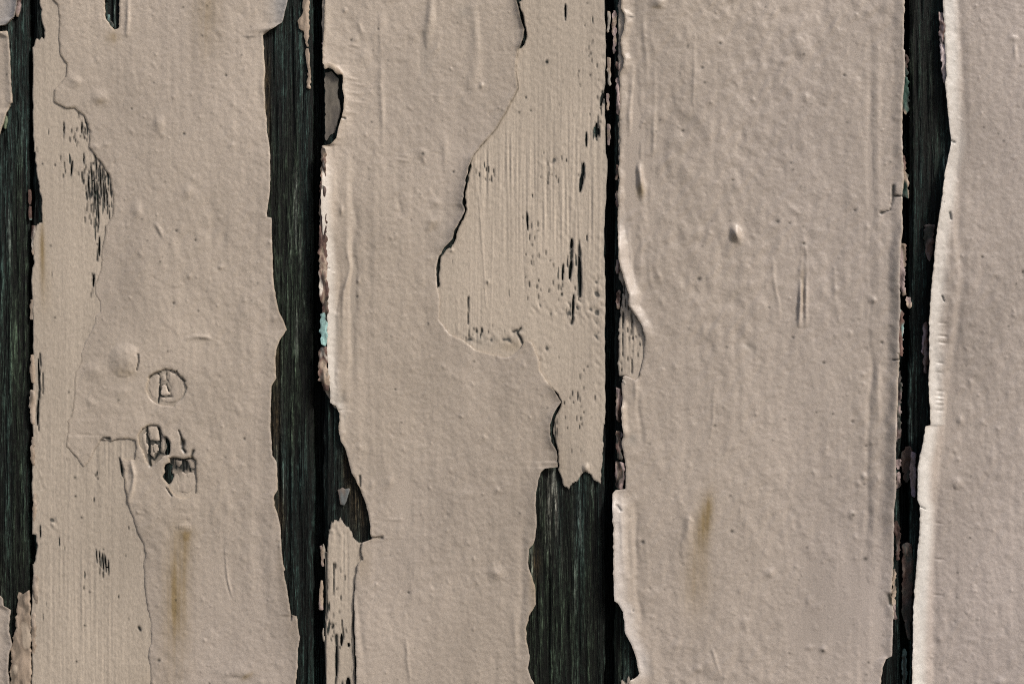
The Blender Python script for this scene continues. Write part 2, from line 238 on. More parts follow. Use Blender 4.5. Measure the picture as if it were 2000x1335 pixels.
for k in range(11):    # the ridged top of the lowest knot
    x = 335 + k * 4.4 + rng.uniform(-1, 1); l = rng.uniform(8, 26); line(U, [(x, 896), (x + rng.uniform(-2, 2), 896 + l)], 1.5, -1.6); line(DU, [(x, 895), (x + rng.uniform(-3, 3), 895 + l)], rng.uniform(.9, 2.0), rng.uniform(.5, 1), 'max')
for x in np.arange(352, 374, 3.4):   # comb of tiny dashes over the brown streak
    line(T, [(x, 1024), (x, 1031)], 1.2, 1.4); line(T, [(x, 1004), (x - 1, 1012)], 1.2, .8)
def disc(x, y, rx, ry, seed, jit=.06, n=22):
    r = np.random.default_rng(seed); return [(x + rx * math.cos(k * 2 * math.pi / n) * (1 + r.normal() * jit), y + ry * math.sin(k * 2 * math.pi / n) * (1 + r.normal() * jit)) for k in range(n)]
CAN_HOLE = [[(324,906),(330,903),(338,908),(334,917),(337,924),(341,927),(337,936),(331,945),(325,940),(318,930),(323,922),(321,913)], [(324,854),(330,857),(334,868),(333,884),(326,889),(322,884),(327,872)],
            disc(326, 757, 38, 36, 3, .035), [(271,850),(279,836),(293,829),(308,829),(316,838),(320,850),(330,857),(334,870),(331,887),(318,891),(309,901),(296,912),(287,900),(281,880),(274,870)],
            [(331,894),(345,892),(360,895),(374,892),(384,897),(385,915),(386,940),(384,962),(372,968),(360,972),(345,968),(334,958),(327,944),(334,925),(336,910)],
            [(204.6,-60),(206,20),(207,37),(216,50.5),(224,59),(232.6,56),(234,20),(234,-60)]]
# under the top coat, the thin old paint
for x, y, rx, ry, a in [(140,262,22,34,.42),(190,375,22,62,.80),(206,352,10,50,.45),(190,470,5,60,.70),(180,560,6,40,.55),(202,1093,11,22,.95),(125,330,14,24,.30),(172,256,8,34,.55),(70,300,8,40,.4),
                        (135,325,5,50,.4),(165,1155,3,20,.5),(85,640,4,80,.30),(72,1250,5,80,.4),(100,1025,10,10,.5),(238,915,4,24,.55),
                        (1137,345,9,26,.85),(1115,500,12,38,.70),(1132,535,6,38,1.1),(1165,255,13,32,.75),(1150,300,4,24,.6),(1178,190,6,30,.7),(1104,30,3,22,.6),(1160,30,5,60,.35),(1030,440,6,40,.55),(1090,540,6,30,.5),
                        (1118,600,6,45,.5),(1075,318,14,18,.40),(1050,350,16,40,.45),(950,325,20,14,.5),(990,508,3,18,.5),(915,590,3,25,.5),(962,350,12,20,.3),(1170,500,10,60,.25),(1060,700,10,30,.35),(1095,690,3,18,.6),(1092,808,8,30,.6),
                        (1084,850,5,30,.7),(1110,735,3,10,.5),(655,1180,10,60,.40),(690,1200,5,110,.65),(640,1200,5,110,.65),(680,1290,12,60,.45),(665,1320,12,40,.5),(1216,640,6,80,.55),(1232,640,4,50,.35),(1240,690,3,40,.3),(1222,600,8,30,.35)]:
    blob(WU, x, y, rx, ry, a)
blob(RU, 120, 100, 45, 90, .8); blob(RU, 150, 250, 60, 90, .5); blob(RU, 200, 1150, 90, 260, .75); blob(RU, 240, 1300, 70, 120, .5); blob(RU, 230, 880, 50, 30, .6); blob(RU, 1060, 420, 80, 160, .8); blob(RU, 960, 330, 60, 40, 1.1); blob(RU, 1130, 800, 70, 160, 1.2); blob(RU, 1120, 930, 60, 60, .8)
blob(RU, 1235, 640, 40, 110, 1.5); blob(RU, 665, 1200, 40, 180, 1.1); blob(RU, 1150, 450, 50, 200, .6); blob(RU, 930, 640, 50, 60, .5)
for x, y, rx, ry, a in [(1120,612,52,22,1.0),(1075,318,22,12,1.2),(1165,560,14,110,.7),(935,662,55,14,.9),(1008,655,18,16,1.4),(1050,600,14,14,1.2),(1062,690,14,34,.8),(1142,600,40,20,.8),(1170,720,14,130,.5),(1140,925,20,8,1.0),(655,1035,22,14,1.3),(100,1022,12,14,1.2),(82,940,6,40,.8),(1175,150,14,120,.5),(1110,440,30,60,.35),(1065,60,50,40,.3)]:
    blob(CU, x, y, rx, ry, a)
for pts, w in [([(1104,10),(1104,40)],1.4),([(1131,470),(1133,520),(1131,575)],3.6),([(1116,480),(1115,510),(1113,545)],2.4),([(1117,468),(1116,480)],2.0),([(1109,500),(1108,520)],1.4),([(1141,322),(1139,345),(1134,370)],2.6),([(1168,238),(1166,275)],2.0),([(1175,180),(1176,200),(1171,215)],1.8),([(915,580),(914,632)],1.4),([(1067,120),(1066,122)],2.6),
               ([(1027,190),(1027,192)],2.2),([(271,1224),(274,1230)],3.0),([(1017,640),(1010,650),(1016,660),(1020,670)],1.5),([(1003,648),(1010,644)],1.6),([(78,690),(80,712),(76,740),(78,760),(72,800),(76,840)],1.7),([(84,728),(84,768)],1.0),([(1219,548),(1222,600)],1.6),([(1217,610),(1215,700),(1213,735)],1.6),([(1233,610),(1236,660),(1234,728)],1.2),
               ([(693,1170),(690,1220),(696,1270),(694,1335)],2.4),([(637,1080),(638,1180),(634,1300),(634,1400)],2.4),([(657,1240),(658,1300),(655,1335)],2.2),([(668,1210),(670,1245)],1.4),([(652,1100),(651,1160)],1.2),([(1120,620),(1116,632)],2),([(1146,460),(1146,470)],1.4)]:
    line(U, pts, w, -2.2, jit=.5); line(DU, pts, w * .9, 1.0, 'max', jit=.5)
for x, y, rx, ry, a in [(140,262,16,26,.5),(190,375,18,50,1.6),(180,350,16,50,.8),(206,352,7,40,.6),(190,470,3,40,.8),(180,560,4,20,.8),(202,1093,7,18,1.2),(125,330,10,20,.4),(168,250,7,26,.9),(70,300,4,30,.3),(1137,345,6,18,.7),(1115,500,8,30,.7),(1165,255,9,24,.9),(1178,190,4,30,.7),
        (1150,120,30,90,.10),(1075,330,30,30,.22),(960,335,30,16,.35),(1040,480,22,60,.25),(1090,560,40,50,.16),(1130,800,40,90,.13),(655,1200,18,90,.22),(930,650,30,12,.6),(1118,600,20,26,.35),(220,1100,60,200,.02),(1235,650,16,60,.3),(1084,850,3,22,1.5),(45,1250,12,60,.4)]:
    for k in range(int(a * rx * ry * .055) + 1):
        X0 = x + rng.normal() * rx * .6; Y0 = y + rng.normal() * ry * .6; l = rng.uniform(2, 22) * min(1, .35 + a * .5); w = rng.uniform(.8, 1.35)
        line(U, [(X0, Y0 - l / 2), (X0 + rng.uniform(-.8, .8), Y0 + l / 2)], w, -1.2); line(DU, [(X0, Y0 - l / 2), (X0 + rng.uniform(-.8, .8), Y0 + l / 2)], w, rng.uniform(.6, 1), 'max')
for x, y in [(123,207),(84,320),(60,900),(1069,123),(1014,220),(1037,216),(952,551),(1040,1000),(176,1155),(166,1220),(150,1290),(147,932),(148,968),(160,1010),(100,480),(108,620),(135,765),(1125,1000),(1148,715)]: blob(DU, x, y, 2, 2, .8)
blob(U, 1067, 121, 6, 6, 1.8); blob(U, 953, 551, 5, 5, 1.8); blob(U, 1144, 913, 6, 7, 5); blob(U, 883, 489, 4, 3, 3)
line(U, [(935,380),(945,520),(950,600)], 1.6, .8); line(U, [(1020,420),(1024,560)], 1.4, -.7); line(U, [(963,440),(958,640)], 1.4, .6); line(U, [(1200,480),(1203,520)], 2, .5)
for pp in ([(1012,96),(1007,135),(1012,174)], [(1012,174),(989,219),(968,253),(938,287),(925,303)], [(165,912),(176,897),(186,876),(200,857)]): line(DT, pp, 1.0, .55, 'max', jit=.6); line(DU, pp, 1.0, .55, 'max', jit=.6)
for x, y, h in [(1063,165,60),(1078,170,50),(1060,40,8)]: line(U, [(x, y), (x - 2, y + h)], 2, .5)

# ------------------------------------------------------------------ lips: where the coat has let go of the wood and bends outward
LY = {k: mono(v) for k, v in dict(E0R=E0R, E1L=E1L, E1R=E1R, E2L=E2L, E2R=E2R, E3L=E3L, E3R=E3R, E4L=E4L).items()}
def edge(k, y): return np.interp(y, *LY[k])
def lips(n, x, y):
    h = np.zeros_like(x)
    if n == 0:
        d = edge('E0R', y) - x; h += 6 * np.exp(-np.maximum(d, 0) / 12)
        h += 10 * window(y, -200, 50, 8) * np.exp(-np.maximum(d, 0) / 18)
    if n == 1:
        h -= (1 - window(y, 848, 915, 5)) * np.clip(.5 + 1.8 * smooth(440, 560, y) - 1.5 * smooth(860, 930, y), 0, 3) * np.exp(-np.maximum(x - edge('E1L', y), 0) / 16)
        d = edge('E1R', y) - x; dd = np.maximum(d, 0)
        h += 4.0 * np.exp(-dd / 16) * (0.5 + .5 * window(y, 1050, 1500)) + 9 * window(y, -200, 62, 6) * np.exp(-dd / 16)
        h += 3.0 * window(y, 560, 720) * np.exp(-dd / 20)
    if n == 2:
        d = x - edge('E2L', y); dd = np.maximum(d, 0)
        h += (3.0 + 3 * window(y, 120, 300)) * np.exp(-dd / 10) * (y < 800)
        h += window(y, 330, 780, 60) * (.58 * 3 * np.logaddexp(0, (655 + 2 * samp(N_CRB, x * .2, y) - x) / 3) + 3.0 * (1 - smooth(676, 690, x)))
        h += 2.0 * np.exp(-dd / 14) * (y > 800)
        d = edge('E2R', y) - x; dd = np.maximum(d, 0)
        h += 2.5 * np.exp(-dd / 9) * window(y, 0, 480, 20) + 5.5 * np.exp(-dd / 10) * window(y, 300, 485, 15) + 6 * np.exp(-dd / 8) * window(y, -100, 95, 8)
        h += 5 * np.exp(-dd / 8) * window(y, 750, 900, 10) + 3.5 * np.exp(-dd / 22) * (y > 900)
    if n == 3:
        d = x - edge('E3L', y); dd = np.maximum(d, 0)
        h += 5.5 * (1 - smooth(0, 18, dd)) * window(y, -400, 520, 30) * (.8 + .25 * samp(N_CRB, x * .3, y)) + 12 * (1 - smooth(0, 27, dd)) * window(y, 470, 600, 30) + 5 * window(y, 580, 660, 20) * (1 - smooth(0, 24, dd))
        h += 6 * window(y, 790, 850, 10) * (1 - smooth(0, 14, dd)) + .36 * 4 * np.logaddexp(0, (np.interp(y, [960, 1050, 1180, 1260, 1320, 1400], [1236, 1240, 1245, 1251, 1262, 1266]) - x) / 4) * window(y, 975, 1400, 25)
        d = edge('E3R', y) - x; dd = np.maximum(d, 0)
        h += 7.5 * (1 - smooth(0, 24, dd)) * (0.45 + .55 * window(y, 440, 1000, 60))
    if n == 4:
        d = x - edge('E4L', y); dd = np.maximum(d, 0)
        Wd = np.interp(y, [-100, 0, 169, 287, 330, 450, 541, 642, 727, 845, 885, 986, 1087, 1335], [24, 24, 28, 18, 24, 38, 56, 52, 42, 40, 38, 30, 28, 38])
        k = np.interp(y, [-100, 60, 150, 300, 450, 700, 830, 1000, 1400], [.30, .30, .42, .52, .52, .50, .46, .50, .52])
        far = np.interp(y, [-100, 0, 169, 287, 330, 450, 541, 642, 727, 845, 885, 986, 1087, 1335], [1862, 1862, 1872, 1872, 1863, 1864, 1872, 1861, 1851, 1841, 1831, 1820, 1815, 1815]); far = np.where((y < -150) | (y > 1500), edge('E4L', y) + 38, far)
        fold = window(y, 430, 825, 30); far0 = far; far = far * (1 - fold) + (edge('E4L', y) + 24) * fold
        h += fold * (2.2 + .35 * samp(N_CR, x, y) + .12 * samp(N_HORZ, x, y)) * (1 - smooth(far0 - 7, far0 + 5, x))
        q = far + 1.5 * samp(N_CRB, x * .2, y) - x; h += k * 1.15 * 5 * np.logaddexp(0, q / 5) * (.93 + .07 * samp(N_CRB, x, y * .3))
        h -= 1.8 * np.exp(-((x - far0 - 8) / 8) ** 2)
    return h
def topcoat_h(n, x, y):
    pk = {0: .7, 1: .75, 2: .55, 3: 1.0, 4: .9}.get(n, .8)
    pk = pk * np.clip(.85 + .30 * samp(N_VAR, x, y), .55, 1.25)
    h = 5.0 + 0.26 * pk * samp(N_PEEL, x, y) + 0.26 * pk * samp(N_PEELD, x, y) * (1.2 if n >= 3 else .5) + 0.34 * samp(N_MID, x, y) * pk
    h += 1.1 * samp(N_BIG, x, y) + 0.16 * np.clip(samp(N_VAR, x + 400, y), 0, 2) * samp(N_BRUSH, x, y) + .15 * samp(N_FINE, x, y) + .03 * samp(N_HORZ, x, y) * (n == 2)
    return np.maximum(h + fsamp(T, x, y) + lips(n, x, y), 2.9)
CA = np.array
BASE = CA([.412, .350, .289]); ROSE = CA([.396, .344, .315]); DIRT_SHADE = CA([.012, .013, .011]); BROWN = CA([.245, .180, .095]); GREY = CA([.22, .205, .18])  # the near-black is dirt and also the painted shade down in cracks
WOODC = CA([.0064, .0118, .0104])
def mixc(c, d, f): return c + (d - c) * np.clip(f, 0, 1)[..., None]
def topcoat_c(n, x, y, sd=None):
    w = smooth(900, 2000, x) * .75 + .10 * samp(N_COLB, x, y) + .25 * smooth(700, 1335, y)
    c = mixc(np.broadcast_to(BASE, x.shape + (3,)), ROSE, w)
    c = c * (1 + .045 * samp(N_COLB, x + 500, y + 300) + .034 * samp(N_COLM, x, y) + .02 * samp(N_STREAK, x, y))[..., None]
    c = mixc(c, BROWN, fsamp(ST, x, y) * (1 + .18 * samp(N_STREAK, x, y) + .15 * samp(N_COLM, x, y))); c = mixc(c, GREY, fsamp(ST2, x, y))
    c = mixc(c, GREY * .8, .30 * smooth(2.4, 3.3, samp(N_SPK, x, y)))
    c = mixc(c, DIRT_SHADE, np.clip(fsamp(DT, x, y), 0, .97))
    LIP_TINT = CA([.60, .58, .55])   # paler tint where the coat has curled away from the wall
    if n == 4: d = x - edge('E4L', y); c = mixc(c, LIP_TINT, (.75 + .25 * window(y, 850, 2000)) * (1 - smooth(14, 38, d)) * (.8 + .12 * samp(N_COLM, x, y)))
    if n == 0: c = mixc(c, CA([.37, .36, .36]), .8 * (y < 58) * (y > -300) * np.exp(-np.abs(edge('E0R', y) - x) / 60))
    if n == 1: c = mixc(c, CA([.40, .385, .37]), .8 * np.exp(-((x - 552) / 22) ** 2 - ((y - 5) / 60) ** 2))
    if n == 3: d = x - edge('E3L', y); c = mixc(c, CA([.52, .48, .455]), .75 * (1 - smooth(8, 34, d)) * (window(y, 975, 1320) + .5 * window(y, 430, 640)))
    if n == 2: d = x - edge('E2L', y); c = mixc(c, LIP_TINT, .55 * (1 - smooth(5, 26, d)) * window(y, 330, 800, 60))
    if sd is not None: c = mixc(c, BROWN * 1.1, .25 * (1 - smooth(0, 5, sd)) * (samp(N_COLM, x, y) > 0))
    return c
def under_f(x, y):
    wear = fsamp(WU, x, y) + .05
    return smooth(0, .5, samp(N_FLECK, x, y) + .4 * samp(N_RIDGE, x, y) - (3.1 - 3.1 * wear))
def under_h(n, x, y):
    r = fsamp(RU, x, y) + .18; cr = fsamp(CU, x, y) * .75
    h = 2.1 + r * np.clip(.7 + .6 * samp(N_VAR, x + 200, y + 100), .05, 1.8) * (.21 * samp(N_RIDGE, x, y) + .10 * samp(N_RIDGE2, x, y)) + cr * .65 * samp(N_CRUM, x, y) + .3 * samp(N_BIG, x, y) + .12 * samp(N_FINE, x, y)
    return np.maximum(h + fsamp(U, x, y) - 1.3 * under_f(x, y), .35).clip(max=np.where(fsamp(U, x, y) > 1, 8, 3.0))
def under_c(n, x, y, sd=None):
    c = topcoat_c(9, x, y)
    c0 = np.broadcast_to(mixc(np.broadcast_to(BASE, x.shape + (3,)), ROSE, .1 + smooth(1000, 1800, x) * .5), x.shape + (3,)) * CA([1.035, 1.04, 1.02])
    c = mixc(c0 * (1 + .03 * samp(N_STREAK, x, y) + .03 * samp(N_COLM, x, y) + .03 * samp(N_COLB, x, y))[..., None], BROWN, fsamp(ST, x, y)); c = mixc(c, GREY, fsamp(ST2, x, y))
    cr = fsamp(CU, x, y)
    c = mixc(c, WOODC * 1.6, .95 * under_f(x, y)); c = mixc(c, GREY * .4, smooth(1.3, 2.6, -samp(N_CRUM, x, y) * np.minimum(cr, 1.3) * 1.4)); c = mixc(c, DIRT_SHADE, np.clip(fsamp(DU, x, y) * 1.5, 0, 1))
    if sd is not None: c = mixc(c, GREY * .55, .7 * (1 - smooth(0, 3.0, sd)))
    return c
def wood_h(n, x, y):
    return np.minimum(.15, .8 * samp(N_RIDGE, x, y) + .7 * samp(N_RIDGE2, x, y) + .3 * samp(N_STREAK, x, y) + .5 * samp(N_WOODB, x, y) - 2.6)
def wood_c(n, x, y, sd=None):
    s = np.exp(.60 * samp(N_STREAK, x, y) + .30 * samp(N_WOODB, x, y) + .35 * samp(N_RIDGE, x, y) - .15)
    c = WOODC * np.clip(s, .15, 6)[..., None] * .9
    warm = smooth(.2, 1.6, samp(N_MASK, x, y) + .6 * samp(N_WOODB, x + 300, y))
    c = c * (1 + warm[..., None] * CA([.25, .0, -.25]))
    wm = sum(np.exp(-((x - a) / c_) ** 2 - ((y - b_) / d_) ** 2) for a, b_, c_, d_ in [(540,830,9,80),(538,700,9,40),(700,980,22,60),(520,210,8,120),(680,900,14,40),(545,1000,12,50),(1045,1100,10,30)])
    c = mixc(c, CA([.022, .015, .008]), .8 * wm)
    lt = smooth(1.5, 2.6, samp(N_STREAK, x, y) + .5 * samp(N_WOODB, x, y) + .3 * samp(N_COLB, x, y))
    c = mixc(c, CA([.085, .09, .082]), .5 * lt)
    pale = (np.exp(-((x - 1085) / 26) ** 2 - ((y - 985) / 75) ** 2))
    return mixc(c, CA([.16, .155, .135]), .65 * pale * smooth(-.4, 1.4, samp(N_STREAK, x, y)))

# ------------------------------------------------------------------ materials
def paint_mat(name, rough_=.52, mott=.10, bump=.25, spec=.4, iso=False):
    m = bpy.data.materials.new(name); m.use_nodes = True; t = m.node_tree; N = t.nodes; L = t.links
    b = N['Principled BSDF']; b.inputs['Roughness'].default_value = rough_; b.inputs['Specular IOR Level'].default_value = spec
    at = N.new('ShaderNodeAttribute'); at.attribute_name = 'tint'
    tc = N.new('ShaderNodeTexCoord')
    n1 = N.new('ShaderNodeTexNoise'); n1.inputs['Scale'].default_value = 1450; n1.inputs['Detail'].default_value = 3; n1.inputs['Roughness'].default_value = .7
    L.new(tc.outputs['Object'], n1.inputs['Vector'])
    mp = N.new('ShaderNodeMapping'); mp.inputs['Scale'].default_value = (2600, 2600, 2600) if iso else (1900, 1900, 700)
    L.new(tc.outputs['Object'], mp.inputs[0])
    n2 = N.new('ShaderNodeTexNoise'); n2.inputs['Scale'].default_value = 1; n2.inputs['Detail'].default_value = 2
    L.new(mp.outputs[0], n2.inputs['Vector'])
    ad = N.new('ShaderNodeMath'); ad.operation = 'ADD'; L.new(n1.outputs[0], ad.inputs[0]); L.new(n2.outputs[0], ad.inputs[1])
    mr = N.new('ShaderNodeMapRange'); mr.inputs['From Min'].default_value = .6; mr.inputs['From Max'].default_value = 1.4
    mr.inputs['To Min'].default_value = 1 - mott; mr.inputs['To Max'].default_value = 1 + mott; L.new(ad.outputs[0], mr.inputs[0])
    vm = N.new('ShaderNodeVectorMath'); vm.operation = 'SCALE'; L.new(at.outputs['Color'], vm.inputs[0]); L.new(mr.outputs[0], vm.inputs['Scale'])
    L.new(vm.outputs[0], b.inputs['Base Color'])
    bp = N.new('ShaderNodeBump'); bp.inputs['Strength'].default_value = bump; bp.inputs['Distance'].default_value = .00012
    L.new(ad.outputs[0], bp.inputs['Height']); L.new(bp.outputs[0], b.inputs['Normal'])
    return m
M_TOP = paint_mat('paint_topcoat', .42, .18, .36, .5, iso=True)
M_UND = paint_mat('paint_undercoat', .55, .18, .40, .35)
M_CRU = paint_mat('paint_crust', .6, .35, .8, .3)
def wood_mat():
    m = bpy.data.materials.new('weathered_wood'); m.use_nodes = True; t = m.node_tree; N = t.nodes; L = t.links
    b = N['Principled BSDF']; b.inputs['Roughness'].default_value = .6; b.inputs['Specular IOR Level'].default_value = .22
    at = N.new('ShaderNodeAttribute'); at.attribute_name = 'tint'; tc = N.new('ShaderNodeTexCoord')
    def fib(sx, sz, det, lo, hi, a, z, w=0):
        mp = N.new('ShaderNodeMapping'); mp.inputs['Scale'].default_value = (sx, 1, sz); mp.inputs['Location'].default_value = (w, w, w)
        L.new(tc.outputs['Object'], mp.inputs[0]); n = N.new('ShaderNodeTexNoise'); n.inputs['Scale'].default_value = 1; n.inputs['Detail'].default_value = det; n.inputs['Roughness'].default_value = .6
        L.new(mp.outputs[0], n.inputs['Vector']); r = N.new('ShaderNodeMapRange'); r.interpolation_type = 'SMOOTHSTEP'
        for k, v in (('From Min', lo), ('From Max', hi), ('To Min', a), ('To Max', z)): r.inputs[k].default_value = v
        L.new(n.outputs[0], r.inputs[0]); return r.outputs[0]
    f1 = fib(1300, 24, 2, .42, .60, .15, 1.0); f2 = fib(2300, 150, 3, .46, .66, .0, 1.0, 7); f3 = fib(900, 500, 4, .35, .65, .55, 1.3, 3)
    def M(op, a, c):
        n = N.new('ShaderNodeMath'); n.operation = op
        for k, v in ((0, a), (1, c)):
            if isinstance(v, float): n.inputs[k].default_value = v
            else: L.new(v, n.inputs[k])
        return n.outputs[0]
    g = M('MULTIPLY', M('ADD', f1, M('MULTIPLY', f2, 3.6)), f3)
    vm = N.new('ShaderNodeVectorMath'); vm.operation = 'SCALE'; L.new(at.outputs['Color'], vm.inputs[0]); L.new(g, vm.inputs['Scale']); L.new(vm.outputs[0], b.inputs['Base Color'])
    bp = N.new('ShaderNodeBump'); bp.inputs['Strength'].default_value = .7; bp.inputs['Distance'].default_value = .0003; L.new(M('ADD', f1, f2), bp.inputs['Height']); L.new(bp.outputs[0], b.inputs['Normal'])
    return m
M_WOOD = wood_mat()

# ------------------------------------------------------------------ mesh builders
col = scene.collection
def link(name, me, mat, parent):
    o = bpy.data.objects.new(name, me); col.objects.link(o)
    if mat: me.materials.append(mat)
    if parent: o.parent = parent
    return o
def mesh_from(name, V, quads, C, smooth_from=None):
    me = bpy.data.meshes.new(name); me.vertices.add(len(V)); me.vertices.foreach_set('co', V.astype(np.float32).ravel())
    nq = len(quads); me.loops.add(nq * 4); me.loops.foreach_set('vertex_index', quads.astype(np.int32).ravel())
    me.polygons.add(nq); me.polygons.foreach_set('loop_start', np.arange(0, nq * 4, 4, dtype=np.int32))
    me.polygons.foreach_set('loop_total', np.full(nq, 4, np.int32)); me.polygons.foreach_set('use_smooth', np.ones(nq, bool))
    me.update(calc_edges=True)
    a = me.attributes.new('tint', 'FLOAT_COLOR', 'POINT'); c4 = np.ones((len(V), 4), np.float32); c4[:, :3] = C; a.data.foreach_set('color', c4.ravel())
    return me
def islands(k):
    """label the connected pieces of a boolean grid (runs of each row joined by union-find)"""
    par = [0]; lab = np.zeros(k.shape, np.int32)
    def find(a):
        while par[a] != a: par[a] = par[par[a]]; a = par[a]
        return a
    prev = []
    for j in range(k.shape[0]):
        row = np.concatenate([[0], k[j].astype(np.int8), [0]]); df = np.diff(row); st = np.nonzero(df == 1)[0]; en = np.nonzero(df == -1)[0]; cur = []
        for a, b in zip(st, en):
            par.append(len(par)); me_ = len(par) - 1
            for (c, d, l) in prev:
                if c < b and a < d: par[find(l)] = find(me_)
            cur.append((a, b, me_)); lab[j, a:b] = me_
        prev = cur
    f = np.array([find(i) for i in range(len(par))]); return f[lab]
def sheet(name, xs, ys, sd, hf, cf, mat, parent, thick=4.0, hide=None, floor=-0.5, fillr=2.2, top=True, only=None):
    """a layer of paint as a height field cut to the outline sd > 0, with its broken edge all round"""
    X, Y = np.meshgrid(xs, ys); X = X.astype(float).copy(); Y = Y.astype(float).copy()
    gY, gX = np.gradient(sd, ys, xs); gl = np.hypot(gX, gY) + 1e-6; gX /= gl; gY /= gl
    dx = np.gradient(xs)[None, :]; dy = np.gradient(ys)[:, None]; sp = np.minimum(dx, dy)
    near = np.abs(sd) < .74 * sp
    X = np.where(near, X - gX * sd, X); Y = np.where(near, Y - gY * sd, Y)
    s = np.where(near, 0, sd)
    q = np.stack([s[:-1, :-1], s[:-1, 1:], s[1:, 1:], s[1:, :-1]], 0)
    keep = (q.min(0) >= 0) & (q.max(0) > 0)
    if hide is not None: keep &= ~(np.stack([hide[:-1, :-1], hide[:-1, 1:], hide[1:, 1:], hide[1:, :-1]], 0).min(0) > 7)
    if not keep.any(): return None
    if top:
        lab = islands(keep); ids, cnt = np.unique(lab[lab > 0], return_counts=True); first = None
        for i, c_ in sorted(zip(ids, cnt), key=lambda t: -t[1]):
            if c_ < 25: continue
            o_ = sheet(name, xs, ys, sd, hf, cf, mat, parent, thick, hide, floor, fillr, False, lab == i); first = first or o_
        return first
    if only is not None: keep = keep & only
    # only work on used vertices
    nr, nc = X.shape; idx = np.arange(nr * nc).reshape(nr, nc)
    quads = np.stack([idx[:-1, :-1], idx[1:, :-1], idx[1:, 1:], idx[:-1, 1:]], -1)[keep]
    used = np.unique(quads); x = X.ravel()[used]; y = Y.ravel()[used]; sv_ = s.ravel()[used]
    h = hf(x, y); r = np.clip(sv_ / fillr, 0, 1); h = h - 1.15 * (1 - np.sqrt(1 - (1 - r) ** 2)) * np.minimum(1, h / 3)
    c = cf(x, y, sv_)
    mp = np.full(nr * nc, -1); mp[used] = np.arange(len(used)); quads = mp[quads]
    V = np.stack([WX(x), -h * S, WZ(y)], -1)
    kp = np.zeros((nr + 1, nc + 1), bool); kp[1:-1, 1:-1] = keep     # kp[i+1,j+1] = cell i,j
    E = []
    def add(mask, a, b):
        i, j = np.nonzero(mask); E.append(np.stack([a(i, j), b(i, j)], -1))
    k = kp
    add(k[1:-1, 1:-1] & ~k[:-2, 1:-1], lambda i, j: idx[i, j + 1], lambda i, j: idx[i, j])
    add(k[1:-1, 1:-1] & ~k[2:, 1:-1], lambda i, j: idx[i + 1, j], lambda i, j: idx[i + 1, j + 1])
    add(k[1:-1, 1:-1] & ~k[1:-1, :-2], lambda i, j: idx[i, j], lambda i, j: idx[i + 1, j])
    add(k[1:-1, 1:-1] & ~k[1:-1, 2:], lambda i, j: idx[i + 1, j + 1], lambda i, j: idx[i, j + 1])
    E = mp[np.concatenate(E)]
    ev = np.unique(E); rm = np.full(len(x), -1); rm[ev] = np.arange(len(ev))
    hb = np.maximum(h[ev] - thick, floor)
    V1 = V[ev]; V2 = V[ev].copy(); V2[:, 1] = -hb * S
    n0 = len(V); A = rm[E[:, 0]]; B = rm[E[:, 1]]; ne = len(ev)
    sk = np.stack([n0 + A, n0 + B, n0 + ne + B, n0 + ne + A], -1)[:, ::-1]
    V = np.concatenate([V, V1, V2]); C = np.concatenate([c, c[ev] * .9, c[ev] * .7]); quads = np.concatenate([quads, sk])
    return link(name, mesh_from(name, V, quads, C), mat, parent)
def axis(a, b, lo, hi, st, far):
    """coordinates from a to b: step st between lo and hi, growing to far outside"""
    out = list(np.arange(max(a, lo), min(b, hi) + 1e-6, st)) if max(a, lo) < min(b, hi) else []
    if not out: return np.linspace(a, b, max(3, int((b - a) / far) + 1))
    s = st; v = out[0]
    left = []
    while v > a: s = min(far, s * 1.35); v -= s; left.append(max(v, a))
    s = st; v = out[-1]; right = []
    while v < b: s = min(far, s * 1.35); v += s; right.append(min(v, b))
    return np.unique(np.round(np.array(left[::-1] + out + right), 4))
VX0, VX1, VY0, VY1 = -24, 2024, -20, 1356

